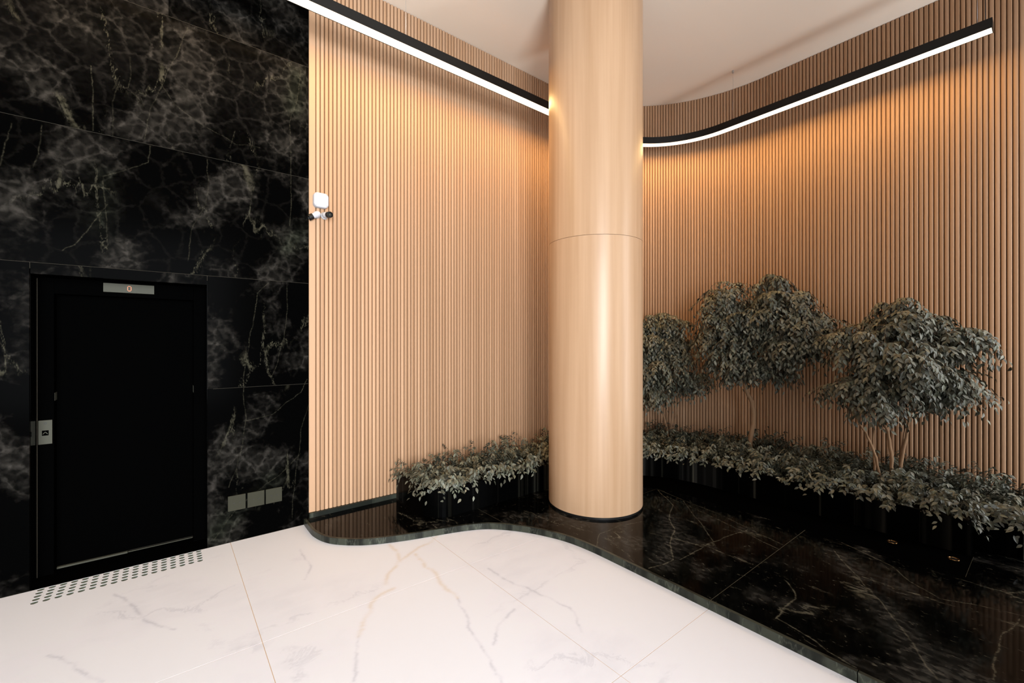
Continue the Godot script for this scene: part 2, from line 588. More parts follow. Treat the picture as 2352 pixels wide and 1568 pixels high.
func room_shell() -> void:
	var c := thing("ceiling", "plain off-white ceiling above the slatted walls", "ceiling", Vector3.ZERO, "", "structure")
	part(c, "ceiling_slab", box(Vector3(-4.3, CEIL, -5.0), Vector3(6.4, CEIL + 0.2, FRONT + 0.3)), M.ceiling)
	var s := thing("wall_side", "plain plastered wall of the lobby behind the camera to the left", "wall", Vector3.ZERO, "", "structure")
	part(s, "wall_core", box(Vector3(-4.2, 0, WZ), Vector3(-4.0, CEIL, FRONT)), M.plaster)
	var f := thing("wall_front", "plastered entrance wall behind the camera around the glazing", "wall", Vector3.ZERO, "", "structure")
	var st := begin()
	for g in [[-4.0, -3.0], [1.3, 4.95], [5.75, RX]]:
		add_box(st, Vector3(g[0], 0, FRONT), Vector3(g[1], CEIL, FRONT + 0.2))
	add_box(st, Vector3(-3.0, 4.1, FRONT), Vector3(1.3, CEIL, FRONT + 0.2))
	add_box(st, Vector3(4.95, 4.1, FRONT), Vector3(5.75, CEIL, FRONT + 0.2))
	part(f, "wall_core", done(st), M.plaster)
	# unseen porch added behind the camera to keep daylight off the right wall
	st = begin()
	add_box(st, Vector3(-3.2, 0, FRONT + 0.2), Vector3(-3.0, 4.3, 5.4))
	add_box(st, Vector3(1.3, 0, FRONT + 0.2), Vector3(1.5, 4.3, 5.4))
	add_box(st, Vector3(-3.0, 4.1, FRONT + 0.2), Vector3(1.3, 4.3, 5.4))
	part(f, "added_porch_wall", done(st), M.plaster)
	part(f, "added_porch_floor", box(Vector3(-3.2, -0.2, FRONT + 0.001), Vector3(1.5, -0.001, 5.4)), M.plaster)
	for g in [[-3.0, 1.3, 4, "broad glazed entrance front at the end of an added porch behind the camera", 5.2], [4.95, 5.75, 1, "narrow tall glazed light beside the slatted wall, behind the camera", FRONT + 0.05]]:
		var wdw := thing("window_1" if g[2] > 1 else "window_2", g[3], "window", Vector3.ZERO, "", "structure")
		var step: float = (g[1] - g[0]) / g[2]
		for k in g[2] + 1:
			var x: float = g[0] + step * k
			part(wdw, "mullion", box(Vector3(maxf(x - 0.025, g[0]), 0.05, g[4]), Vector3(minf(x + 0.025, g[1]), 4.1, g[4] + 0.07)), M.black_paint)
			if k < g[2]:
				part(wdw, "pane", box(Vector3(x + 0.03, 0.06, g[4] + 0.03), Vector3(x + step - 0.03, 4.09, g[4] + 0.04)), M.glass)

func rect(x0: float, z0: float, x1: float, z1: float) -> PackedVector2Array:
	return PackedVector2Array([Vector2(x0, z0), Vector2(x1, z0), Vector2(x1, z1), Vector2(x0, z1)])

func cut(a: Array, b: PackedVector2Array) -> Array:
	var r := []
	for p in a:
		for q in Geometry2D.clip_polygons(p, b): r.append(q)
	return r

func keep(a: Array, b: PackedVector2Array) -> Array:
	var r := []
	for p in a:
		for q in Geometry2D.intersect_polygons(p, b): r.append(q)
	return r

var kerb := []

func white_floor() -> void:
	kerb = smooth_curve([Vector2(.944, -4.108), Vector2(.943, -3.971), Vector2(.948, -3.811), Vector2(.988, -3.652), Vector2(1.07, -3.525), Vector2(1.239, -3.386), Vector2(1.491, -3.275), Vector2(1.723, -3.204), Vector2(1.965, -3.128), Vector2(2.155, -3.029), Vector2(2.315, -2.85), Vector2(2.42, -2.67), Vector2(2.50, -2.46), Vector2(2.533, -2.24), Vector2(2.539, -1.933), Vector2(2.538, -1.305), Vector2(2.538, -.592), Vector2(2.538, FRONT)], 5)
	var fl := thing("floor", "polished white marble floor in large square tiles", "floor", Vector3.ZERO, "", "structure")
	uv_mode = 0
	part(fl, "screed", prism(rect(-4.2, -5.0, RX + 0.3, FRONT + 0.3), -0.2, -0.05), M.soil)
	var region := PackedVector2Array([Vector2(-4.0, WZ + 0.001)])
	region.append_array(PackedVector2Array(kerb))
	region.append(Vector2(-4.0, FRONT))
	var drain := rect(-0.66, WZ - 0.1, 0.225, -3.885)
	var beds := cut([region], drain)
	for b in beds: part(fl, "joint_bed", prism(b, -0.05, -0.0012), M.grout)
	uv_mode = 2
	var xs := [-4.0, -2.19, -0.89, 0.403, 1.705, 3.0]
	var zs := [WZ, -2.637, -1.307, 0.023, FRONT]
	for i in 5:
		for j in 4:
			var g := 0.0017
			var t := rect(xs[i] + g, zs[j] + (g if j else 0.001), xs[i + 1] - g, zs[j + 1] - g)
			for q in cut(keep([t], region), drain):
				part(fl, "floor_tile", prism(q, -0.012, 0.0), M.white_stone)
	# the row of drilled holes at the foot of the lift door
	var d := thing("drain_cover", "perforated white marble drain strip along the foot of the black lift door", "drain cover", Vector3.ZERO, "", "structure")
	var st := begin()
	var lining := begin()
	lining.set_smooth_group(-1)
	var x0 := -0.630
	var px := 0.0517
	var z0 := -4.089
	var pz := 0.0450
	var r := 0.0172
	var n := 20
	st.set_smooth_group(-1)
	for i in 17:
		for j in 5:
			var c := Vector2(x0 + i * px, z0 + j * pz)
			var lo := Vector2(c.x - px / 2 if i > 0 else -0.66, c.y - pz / 2 if j > 0 else WZ + 0.001)
			var hi := Vector2(c.x + px / 2 if i < 16 else 0.225, c.y + pz / 2 if j < 4 else -3.885)
			for k in n:
				var a0 := TAU * k / n
				var a1 := TAU * (k + 1) / n
				var p0 := c + r * Vector2(cos(a0), sin(a0))
				var p1 := c + r * Vector2(cos(a1), sin(a1))
				var q0 := to_edge(c, a0, lo, hi)
				var q1 := to_edge(c, a1, lo, hi)
				quad(st, v3(p0, 0), v3(p1, 0), v3(q1, 0), v3(q0, 0), Vector3.UP)
				# fill the corner between two sides of the cell
				if absf(q0.x - q1.x) > 1e-6 and absf(q0.y - q1.y) > 1e-6:
					var cx := lo.x if (q0.x < c.x and q1.x < c.x) else hi.x
					var cz := lo.y if (q0.y < c.y and q1.y < c.y) else hi.y
					tri(st, v3(q0, 0), v3(q1, 0), Vector3(cx, 0, cz), Vector3.UP)
				quad(lining, v3(p0, -0.001), v3(p1, -0.001), v3(p1, -0.02), v3(p0, -0.02), v3(c - p0, 0))
				quad(st, v3(p0, 0), v3(p1, 0), v3(p1, -0.001), v3(p0, -0.001), v3(c - p0, 0))
	part(d, "perforated_slab", done(st), M.white_stone)
	uv_mode = 0
	part(d, "hole_lining", done(lining), M.drain)
	part(d, "drain_tray", prism(rect(-0.66, WZ, 0.225, -3.885), -0.05, -0.02), M.drain)

func to_edge(c: Vector2, a: float, lo: Vector2, hi: Vector2) -> Vector2:
	var d := Vector2(cos(a), sin(a))
	var t := 1e9
	if d.x > 1e-7: t = minf(t, (hi.x - c.x) / d.x)
	if d.x < -1e-7: t = minf(t, (lo.x - c.x) / d.x)
	if d.y > 1e-7: t = minf(t, (hi.y - c.y) / d.y)
	if d.y < -1e-7: t = minf(t, (lo.y - c.y) / d.y)
	return c + d * t

func planter_front() -> Array:
	var p := [Vector2(1.79, -4.088)]
	p.append_array(arc(Vector2(2.0, -3.57), 0.21, PI, PI / 2, 10))
	p.append_array(arc(Vector2(3.555, -2.36), 1.0, -PI / 2, 0, 24))
	p.append(Vector2(4.555, -0.40))
	p.append(Vector2(4.77, -0.40))
	p.append(Vector2(4.77, -0.16))
	return p

func black_floor() -> void:
	var fl := thing("raised_floor", "polished black marble floor one low step above the white floor", "floor", Vector3.ZERO, "", "structure")
	var inside := shifted(kerb, 0.022)
	var region := PackedVector2Array(inside)
	region.append_array(PackedVector2Array([Vector2(RX - 0.01, FRONT)]))
	var back := arc(ARC_C, ARC_R - 0.01, -PI / 2, 0, 30)
	back.reverse()
	region.append_array(PackedVector2Array(back))
	uv_mode = 0
	part(fl, "joint_bed", prism(region, -0.05, DECK - 0.0015), M.dark_grout)
	# the planter's border strip of jet black stone, round the curve and up to the planter's step
	var rim := arc(Vector2(3.555, -2.36), 1.0, -PI / 2, 0, 24)
	rim.append(Vector2(4.555, -0.385))
	var rim2 := [Vector2(4.12, -0.385)]
	var inner := arc(Vector2(3.555, -2.36), 0.565, -PI / 2, 0, 20)
	inner.reverse()
	rim2.append_array(inner)
	var strip_poly := PackedVector2Array(rim)
	strip_poly.append_array(PackedVector2Array(rim2))
	uv_mode = 3
	var grown: Array = Geometry2D.offset_polygon(strip_poly, 0.001)
	var xs := [0.9, 2.265, 4.3, RX]
	var zs := [WZ, -2.64, -1.302, 0.03, FRONT]
	for i in 3:
		for j in 4:
			if j > 0 and i == 0: continue
			var g := 0.0018
			var x_lo: float = xs[i] if j == 0 else (2.4 if i == 1 else xs[i])
			var t := rect(x_lo + g, zs[j] + g, xs[i + 1] - g, zs[j + 1] - g)
			for q in cut(keep([t], region), grown[0]):
				part(fl, "floor_tile", prism(q, 0.03, DECK), M.black_stone)
	part(fl, "border_strip", prism(Geometry2D.offset_polygon(strip_poly, -0.001)[0], 0.03, DECK + 0.0004), M.jet)
	# kerb stones along the curved edge
	var kb := thing("trim_1", "dark green-black marble kerb curving along the edge of the raised floor", "kerb", Vector3.ZERO, "", "structure")
	uv_mode = 4
	var cuts := [0, 14, 24, 33, 41, 48, 55, 62, 70, 75, 80, kerb.size() - 1]
	for i in cuts.size() - 1:
		var seg := kerb.slice(cuts[i], cuts[i + 1] + 1)
		var a: Vector2 = seg[0]
		seg[0] = a.lerp(seg[1], 0.012)
		part(kb, "kerb_stone", strip(seg, 0.021, -0.045, DECK + 0.0006), M.kerb)
	uv_mode = 0
	# two small rings let into the border strip
	for k in 2:
		var at := Vector3(4.40, DECK + 0.0004, [-0.47, -0.805][k])
		var o := thing("floor_light", ["small brass-rimmed floor light in the black strip nearest the planter's step", "small brass-rimmed floor light in the black strip, farther from the planter's step"][k], "floor light", at)
		var st := begin()
		add_lathe(st, [Vector2(0.032, 0.0), Vector2(0.031, 0.003), Vector2(0.025, 0.003), Vector2(0.024, 0.0005)], 32, Transform3D())
		part(o, "rim", done(st), M.brass)
		st = begin()
		add_lathe(st, [Vector2(0.0245, 0.0002), Vector2(0.0, 0.0012)], 24, Transform3D())
		part(o, "lens", done(st), M.lens)

# ---------------------------------------------------------------- marble wall and lift door
func marble_wall() -> void:
	var w := thing("wall_left", "tall wall of polished black marble panels with pale veins", "wall", Vector3.ZERO, "", "structure")
	uv_mode = 0
	var st := begin()
	add_box(st, Vector3(-4.2, -0.05, -4.62), Vector3(-0.72, CEIL, WZ - 0.0014))
	add_box(st, Vector3(0.29, -0.05, -4.62), Vector3(0.985, CEIL, WZ - 0.0014))
	add_box(st, Vector3(-0.72, 2.07, -4.62), Vector3(0.29, CEIL, WZ - 0.0014))
	add_box(st, Vector3(-0.72, -0.05, -4.62), Vector3(0.29, 2.07, -4.45))
	part(w, "wall_core", done(st), M.wall_joint)
	uv_mode = 1
	var rows := [0.0, 1.23, 2.11, 3.03, 4.01, CEIL]
	var list := []
	for r in range(2, 5):
		list.append([-1.75, rows[r], 0.985, rows[r + 1]])
		list.append([-4.0, rows[r], -1.75, rows[r + 1]])
	for r in 2:
		list.append([0.252, rows[r], 0.985, rows[r + 1]])
	list.append([-1.75, 0.0, -0.682, 2.11])
	list.append([-4.0, 0.0, -1.75, 2.11])
	list.append([-0.682, 2.036, 0.252, 2.11])
	for p in list:
		var g := 0.0012
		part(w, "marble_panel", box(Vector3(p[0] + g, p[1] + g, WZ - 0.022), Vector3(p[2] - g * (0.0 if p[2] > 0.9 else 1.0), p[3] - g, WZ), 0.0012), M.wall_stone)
	uv_mode = 0

func lift_door() -> void:
	var d := thing("door_1", "black lift door set back in the black marble wall", "door", Vector3.ZERO, "", "structure")
	var st := begin()
	add_box(st, Vector3(-0.72, 0.0, -4.31), Vector3(-0.682, 2.07, WZ - 0.022))
	part(d, "side_reveal", done(st), M.reveal)
	st = begin()
	add_box(st, Vector3(0.252, 0.0, -4.31), Vector3(0.29, 2.07, WZ - 0.022))
	part(d, "side_reveal", done(st), M.reveal)
	part(d, "head_reveal", box(Vector3(-0.682, 2.036, -4.31), Vector3(0.252, 2.07, WZ - 0.022)), M.jet)
	part(d, "frame", box(Vector3(-0.72, 0.0, -4.41), Vector3(-0.602, 2.07, -4.31), 0.002), M.jet)
	part(d, "frame", box(Vector3(0.175, 0.0, -4.41), Vector3(0.29, 2.07, -4.31), 0.002), M.jet)
	part(d, "frame", box(Vector3(-0.602, 1.93, -4.41), Vector3(0.175, 2.07, -4.31), 0.002), M.jet)
	part(d, "door_leaf", box(Vector3(-0.602, 0.012, -4.44), Vector3(0.175, 1.93, -4.41), 0.002), M.jet)
	uv_mode = 3
	part(d, "threshold", box(Vector3(-0.682, -0.05, -4.41), Vector3(0.252, 0.0, WZ + 0.001)), M.jet)
	uv_mode = 0
	part(d, "sill_strip", box(Vector3(-0.60, 0.0, -4.409), Vector3(-0.225, 0.012, -4.385), 0.002), M.steel)
	part(d, "sill_strip", box(Vector3(-0.225, 0.0, -4.409), Vector3(0.173, 0.005, -4.400), 0.001), M.steel)
	part(d, "corner_trim", box(Vector3(-0.684, 0.0, -4.312), Vector3(-0.679, 2.03, -4.307)), M.wall_joint)
	part(d, "strike_plate", box(Vector3(-0.6025, 1.19, -4.409), Vector3(-0.6005, 1.245, -4.33), 0.0005), M.steel)
	part(d, "strike_plate", box(Vector3(0.1735, 1.19, -4.409), Vector3(0.1755, 1.245, -4.33), 0.0005), M.steel)

	var c := thing("lift_call_panel", "brushed steel lift call panel with one up-arrow button, left of the black door", "call panel", Vector3(-0.642, 0.90, -4.31))
	part(c, "face_plate", box(Vector3(-0.0335, 0, 0), Vector3(0.0325, 0.163, 0.006), 0.001), M.steel)
	part(c, "arrow_button", box(Vector3(-0.016, 0.059, 0.006), Vector3(0.016, 0.094, 0.0085), 0.001), M.jet)
	st = begin()
	for s in [-1.0, 1.0]:
		var a := Vector3(0, 0.0835, 0.0086)
		var b := Vector3(s * 0.0115, 0.0695, 0.0086)
		var n := Vector3(s * 0.0012, 0.0014, 0)
		add_prism_bar(st, a, b, n, 0.0012)
	part(c, "arrow", done(st), M.steel)
	st = begin()
	add_lathe(st, [Vector2(0.0068, 0.0), Vector2(0.0066, 0.001), Vector2(0.0048, 0.001), Vector2(0.0046, 0.0)], 20, Transform3D(Basis(Vector3.RIGHT, PI / 2), Vector3(0, 0.143, 0.006)))
	part(c, "key_switch", done(st), M.plate_dot)

	var f := thing("floor_indicator", "steel floor display above the black lift door showing an orange 0", "floor indicator", Vector3(-0.211, 1.96, -4.31))
	part(f, "face_plate", box(Vector3(-0.1425, 0, 0), Vector3(0.1425, 0.065, 0.006), 0.001), M.steel)
	st = begin()
	var glyph := ["01110", "10001", "10001", "10001", "10001", "10001", "01110"]
	for y in 7:
		for x in 5:
			if glyph[y][x] == "1":
				var p := Vector3((x - 2) * 0.0047 + 0.0, 0.049 - y * 0.0056, 0.0062)
				add_box(st, p - Vector3(0.002, 0.0024, 0.0002), p + Vector3(0.002, 0.0024, 0.0006))
	part(f, "digit", done(st), M.digit)

func add_prism_bar(st: SurfaceTool, a: Vector3, b: Vector3, n: Vector3, t: float) -> void:
	st.set_smooth_group(-1)
	var z := Vector3(0, 0, t)
	quad(st, a - n + z, a + n + z, b + n + z, b - n + z, Vector3.BACK)
	quad(st, a + n, b + n, b + n + z, a + n + z, n)
	quad(st, a - n, b - n, b - n + z, a - n + z, -n)

# ---------------------------------------------------------------- slatted walls
func slat_mesh(y0: float, y1: float, w: float, d: float) -> ArrayMesh:
	var prof := [Vector2(-w / 2, 0)]
	for k in 6:   # rounded shoulders
		var a := PI / 2 * k / 5
		prof.append(Vector2(-w / 2 + 0.0095 * (1.0 - cos(a)), d - 0.0085 + 0.0085 * sin(a)))
	for k in 6:
		var a := PI / 2 * (1.0 - k / 5.0)
		prof.append(Vector2(w / 2 - 0.0095 * (1.0 - cos(a)), d - 0.0085 + 0.0085 * sin(a)))
	prof.append(Vector2(w / 2, 0))
	var st := begin()
	st.set_smooth_group(-1)
	var c := Vector2(0, d / 2)
	for i in prof.size() - 1:
		var a: Vector2 = prof[i]
		var b: Vector2 = prof[i + 1]
		var m := (a + b) / 2 - c
		var e := b - a
		var n := Vector2(-e.y, e.x)
		if n.dot(m) < 0: n = -n
		var q := [Vector3(a.x, y0, a.y), Vector3(b.x, y0, b.y), Vector3(b.x, y1, b.y), Vector3(a.x, y1, a.y)]
		var uvs := [Vector2(i / 13.0, 1), Vector2((i + 1) / 13.0, 1), Vector2((i + 1) / 13.0, 0), Vector2(i / 13.0, 0)]
		var order := [0, 1, 2, 0, 2, 3]
		if (q[2] - q[0]).cross(q[1] - q[0]).dot(Vector3(n.x, 0, n.y)) < 0: order = [0, 2, 1, 0, 3, 2]
		for k in order:
			st.set_uv(uvs[k])
			st.add_vertex(q[k])
	for y in [y0, y1]:
		for i in range(1, prof.size() - 1):
			tri(st, Vector3(prof[0].x, y, prof[0].y), Vector3(prof[i].x, y, prof[i].y), Vector3(prof[i + 1].x, y, prof[i + 1].y), Vector3.UP if y == y1 else Vector3.DOWN)
	return done(st)

func slat_walls() -> void:
	var depth := 0.014
	var y0 := 0.094
	var m := slat_mesh(y0, CEIL - 0.004, 0.0295, depth)
	var pitch := 0.0364
	var face := 0.010   # backing behind the wall line; slats reach 4 mm past it
	var left := thing("wall_back", "slatted light wood wall beside the black marble, curving round the corner", "wall", Vector3.ZERO, "", "structure")
	var right := thing("wall_right", "straight slatted light wood wall behind the small trees", "wall", Vector3.ZERO, "", "structure")
	var back := inner_path(face)
	part(left, "backing_board", strip(back.slice(0, back.size() - 1), 0.3, -0.05, CEIL), M.backing)
	part(right, "backing_board", strip(back.slice(back.size() - 2), 0.3, -0.05, CEIL), M.backing)
	part(left, "edge_board", box(Vector3(0.986, y0, WZ - face), Vector3(1.040, CEIL - 0.004, WZ + 0.004), 0.003), M.slats[0])
	var len_a := ARC_C.x - 0.985
	var len_b := len_a + ARC_R * PI / 2
	var s := 1.0625 - 0.985
	var nl := 0
	var nr := 0
	while true:
		var p: Vector2
		var turn := 0.0
		if s < len_a:
			p = Vector2(0.985 + s, WZ - face)
		elif s < len_b:
			var a := -PI / 2 + (s - len_a) / ARC_R
			p = ARC_C + (ARC_R + face) * Vector2(cos(a), sin(a))
			turn = atan2(-cos(a), -sin(a))
		else:
			p = Vector2(RX + face, ARC_C.y + s - len_b)
			turn = -PI / 2
		if p.y > 0.55: break
		var o: MeshInstance3D
		if s < len_b:
			o = piece(left, "slat", nl, m, M.slats[rng.randi() % 4])
			nl += 1
		else:
			o = piece(right, "slat", nr, m, M.slats[rng.randi() % 4])
			nr += 1
		o.position = v3(p, 0)
		o.rotation.y = turn
		s += pitch
	var sk := thing("baseboard_back", "low black marble skirting under the slatted wall", "skirting", Vector3.ZERO, "", "structure")
	uv_mode = 3
	part(sk, "skirting_board", box(Vector3(0.986, DECK, WZ - face), Vector3(1.789, 0.092, WZ + 0.022), 0.002), M.kerb)
	uv_mode = 0

func column() -> void:
	var c := thing("column", "large round column clad in pale oak veneer standing on the black floor", "column", Vector3(COL.x, DECK, COL.y), "", "structure")
	for k in 2:
		var y0: float = [0.022, 2.482][k]
		var y1: float = [2.479, CEIL - DECK][k]
		var st := begin()
		st.set_smooth_group(0)
		var n := 96
		for i in n:
			for e in [[i, y0], [i + 1, y0], [i + 1, y1], [i, y0], [i + 1, y1], [i, y1]]:
				var a: float = TAU * e[0] / n
				st.set_normal(Vector3(cos(a), 0, sin(a)))
				st.set_uv(Vector2(2.0 * float(e[0]) / n + 0.37 * k, 1.0 - (e[1] - y0) / 2.5))
				st.add_vertex(Vector3(COL_R * cos(a), e[1], COL_R * sin(a)))
		st.set_smooth_group(-1)
		part(c, "veneer_cladding", st.commit(), M.veneer)
		st = begin()
		add_lathe(st, [Vector2(COL_R, y0), Vector2(0.0, y0)], 64, Transform3D())
		add_lathe(st, [Vector2(COL_R, y1), Vector2(0.0, y1)], 64, Transform3D())
		part(c, "cladding_end", done(st), M.slats[1])
	var st2 := begin()
	add_lathe(st2, [Vector2(COL_R - 0.006, 0.0), Vector2(COL_R - 0.006, CEIL - DECK)], 64, Transform3D())
	part(c, "core", done(st2), M.black_paint)

# ---------------------------------------------------------------- planter
func planter() -> void:
	var p := thing("planter", "long low black marble planter curving along the foot of the slatted walls", "planter", Vector3.ZERO)
	uv_mode = 3
	part(p, "planter_wall", strip(planter_front(), 0.03, DECK, 0.30), M.planter_stone)
	uv_mode = 4
	part(p, "end_panel", box(Vector3(4.77, DECK, -0.19), Vector3(RX - 0.005, 0.30, -0.155), 0.002), M.kerb)
	uv_mode = 0
	var soil := PackedVector2Array(shifted(planter_front(), 0.031))
	soil.append(Vector2(5.88, -0.191))
	var back := arc(ARC_C, ARC_R - 0.015, 0, -PI / 2, 30)
	soil.append_array(PackedVector2Array(back))
	part(p, "soil", prism(soil, DECK, 0.262), M.soil)

# ---------------------------------------------------------------- the linear pendant
func lamp_path(offset: float) -> Array:
	# centre line of the lamp moved by an offset towards the walls
	var c := Vector2(4.425, -2.61)
	var r := 1.045 + offset
	var p := [Vector2(-2.2, c.y - r)]
	p.append_array(arc(c, r, -PI / 2, 0, 28))
	p.append(Vector2(c.x + r, -0.354))
	return p

func pendant() -> void:
	var l := thing("pendant_lamp", "long thin black linear pendant lamp bending round the corner, lit white below", "pendant lamp")
	var hw := 0.056
	var h := 0.085
	var near := lamp_path(-hw)
	var far := lamp_path(hw)
	far.reverse()
	var poly := PackedVector2Array(near)
	poly.append_array(PackedVector2Array(far))
	# housing: two side walls and a top, open below
	var st := begin()
	add_prism(st, poly, LAMP_Y + 0.012, LAMP_Y + h)
	for e in [[-hw, -hw + 0.004], [hw - 0.004, hw]]:
		var a := lamp_path(e[0])
		var b := lamp_path(e[1])
		b.reverse()
		var q := PackedVector2Array(a)
		q.append_array(PackedVector2Array(b))
		add_prism(st, q, LAMP_Y, LAMP_Y + 0.012)
	part(l, "housing", done(st), M.black_paint)
	var ia := lamp_path(-hw + 0.005)
	var ib := lamp_path(hw - 0.005)
	ib.reverse()
	var ip := PackedVector2Array(ia)
	ip.append_array(PackedVector2Array(ib))
	part(l, "diffuser", prism(ip, LAMP_Y + 0.002, LAMP_Y + 0.011), M.glow)
	for e in [[Vector3(4.425 + 1.045 - hw, LAMP_Y - 0.001, -0.354), Vector3(4.425 + 1.045 + hw, LAMP_Y + h + 0.001, -0.349)], [Vector3(-2.205, LAMP_Y - 0.001, -2.61 - 1.045 - hw), Vector3(-2.2, LAMP_Y + h + 0.001, -2.61 - 1.045 + hw)]]:
		part(l, "end_cap", box(e[0], e[1], 0.001), M.black_paint)
	for q in [Vector2(1.69, -3.655), Vector2(-0.3, -3.655), Vector2(-2.05, -3.655), Vector2(3.6, -3.655), Vector2(5.46, -2.5), Vector2(5.47, -0.44)]:
		st = begin()
		add_tube(st, [v3(q, LAMP_Y + h), v3(q, CEIL)], [0.0014, 0.0014], 6)
		part(l, "suspension_cable", done(st), M.cable)
		st = begin()
		add_lathe(st, [Vector2(0.0, -0.03), Vector2(0.009, -0.03), Vector2(0.011, 0.0)], 14, Transform3D(Basis(), v3(q, CEIL)))
		part(l, "cable_anchor", done(st), M.cable)
	st = begin()
	add_tube(st, [Vector3(5.475, LAMP_Y + h, -0.392), Vector3(5.475, 4.55, -0.394), Vector3(5.47, CEIL, -0.398)], [0.003, 0.003, 0.003], 8)
	part(l, "power_cord", done(st), M.black_paint)
	# light of the diffuser: strips of the same size just below its face
	var warm := Color(1.0, 0.60, 0.22).linear_to_srgb()
	var e := 12.0
	var down := -PI / 2
	var y := LAMP_Y - 0.002
	area("lamp_light", Vector3((4.425 - 2.2) / 2, y, -3.655), Vector2(6.6, 0.1), Vector3(down, 0, 0), warm, e, l)
	var n := 7
	for i in n:
		var a := -PI / 2 + PI / 2 * (i + 0.5) / n
		var p := Vector2(4.425, -2.61) + 1.045 * Vector2(cos(a), sin(a))
		area("lamp_light", v3(p, y), Vector2(1.045 * PI / 2 / n, 0.1), Vector3(down, -(a + PI / 2), 0), warm, e, l)
	area("lamp_light", Vector3(5.47, y, (-2.61 - 0.354) / 2), Vector2(0.1, 2.25), Vector3(down, 0, 0), warm, e, l)

# ---------------------------------------------------------------- small fittings
func fittings() -> void:
	for k in 3:
		var x: float = [0.4465, 0.5805, 0.7115][k]
		var o := thing("wall_plate", ["square grey blank wall plate nearest the lift door", "square grey blank wall plate in the middle of the row of three", "square grey blank wall plate nearest the slatted wood wall"][k], "wall plate", Vector3(x, 0.249, WZ), "grey wall plates low on the marble wall")
		part(o, "face_plate", box(Vector3(-0.0605, 0, 0), Vector3(0.0605, 0.12, 0.008), 0.002), M.plate)
		for s in [-0.019, 0.021]:
			var st := begin()
			add_lathe(st, [Vector2(0.0042, 0.0), Vector2(0.004, 0.0008), Vector2(0.0026, 0.0008), Vector2(0.0, 0.0002)], 14, Transform3D(Basis(Vector3.RIGHT, PI / 2), Vector3(s, 0.06, 0.008)))
			part(o, "screw", done(st), M.plate_dot)
	var front := WZ + 0.004
	var jb := thing("junction_box", "white rounded junction box on the slatted wall above two small cameras", "junction box", Vector3(1.078, 2.785, front))
	var st2 := begin()
	add_round_box(st2, Vector2(0.126, 0.13), 0.034, 0.05)
	part(jb, "housing", done(st2), M.white_plastic)
	for s in [Vector2(-0.045, 0.018), Vector2(0.045, 0.018), Vector2(-0.045, 0.112), Vector2(0.045, 0.112)]:
		var st3 := begin()
		add_lathe(st3, [Vector2(0.0045, 0.0), Vector2(0.0, -0.0006)], 12, Transform3D(Basis(Vector3.RIGHT, PI / 2), Vector3(s.x, s.y, 0.0503)))
		part(jb, "screw", done(st3), M.plaster)
	for k in 2:
		var at: Vector3 = [Vector3(1.047, 2.722, front), Vector3(1.113, 2.724, front)][k]
		var aim: Vector3 = [Vector3(-0.74, -0.47, -0.06), Vector3(0.22, -0.12, 0.97)][k].normalized()
		var o := thing("security_camera", ["white bullet security camera with black hood aimed left along the marble wall", "white bullet security camera on the right of the pair, lens facing the lobby"][k], "camera", at)
		var st := begin()
		add_lathe(st, [Vector2(0.031, 0.0), Vector2(0.032, 0.01), Vector2(0.026, 0.02), Vector2(0.014, 0.024), Vector2(0.0, 0.024)], 28, Transform3D(Basis(Vector3.RIGHT, PI / 2), Vector3.ZERO))
		part(o, "wall_mount", done(st), M.white_plastic)
		var side := aim.cross(Vector3.UP).normalized()
		var b := Basis(side, aim, side.cross(aim))
		var root := Vector3(0, 0, 0.038)
		st = begin()
		add_lathe(st, [Vector2(0.0, -0.026), Vector2(0.016, -0.022), Vector2(0.026, -0.008), Vector2(0.028, 0.01), Vector2(0.024, 0.03), Vector2(0.0235, 0.052), Vector2(0.0, 0.052)], 28, Transform3D(b, root))
		part(o, "body", done(st), M.white_plastic)
		st = begin()
		add_lathe(st, [Vector2(0.0238, 0.045), Vector2(0.0262, 0.046), Vector2(0.0266, 0.082), Vector2(0.0225, 0.083), Vector2(0.0205, 0.074), Vector2(0.0, 0.074)], 28, Transform3D(b, root))
		part(o, "lens_hood", done(st), M.black_paint)
		st = begin()
		add_lathe(st, [Vector2(0.009, 0.0741), Vector2(0.009, 0.077), Vector2(0.005, 0.079), Vector2(0.0, 0.0795)], 20, Transform3D(b, root))
		part(o, "lens", done(st), M.steel)

func add_round_box(st: SurfaceTool, size: Vector2, r: float, d: float) -> void:
	# rounded square standing up from its lower edge, with a softened front
	var rings := [[0.0, 0.0], [0.0, d - 0.012], [0.003, d - 0.005], [0.009, d - 0.001], [0.015, d]]
	var out := []
	for g in rings:
		var ring := []
		var hx: float = size.x / 2 - g[0]
		var hy: float = size.y / 2 - g[0]
		var rr: float = maxf(r - g[0], 0.004)
		for k in 32:
			var a := TAU * (k + 0.5) / 32
			var sx := signf(cos(a))
			var sy := signf(sin(a))
			ring.append(Vector3(sx * (hx - rr) + rr * cos(a), size.y / 2 + sy * (hy - rr) + rr * sin(a), g[1]))
		out.append(ring)
	st.set_smooth_group(0)
	for i in rings.size() - 1:
		for k in 32:
			var k2 := (k + 1) % 32
			var n: Vector3 = out[i][k] - Vector3(0, size.y / 2, d * 0.3)
			quad(st, out[i][k], out[i][k2], out[i + 1][k2], out[i + 1][k], n)
	for k in range(1, 31):
		tri(st, out[-1][0], out[-1][k], out[-1][k + 1], Vector3.BACK)

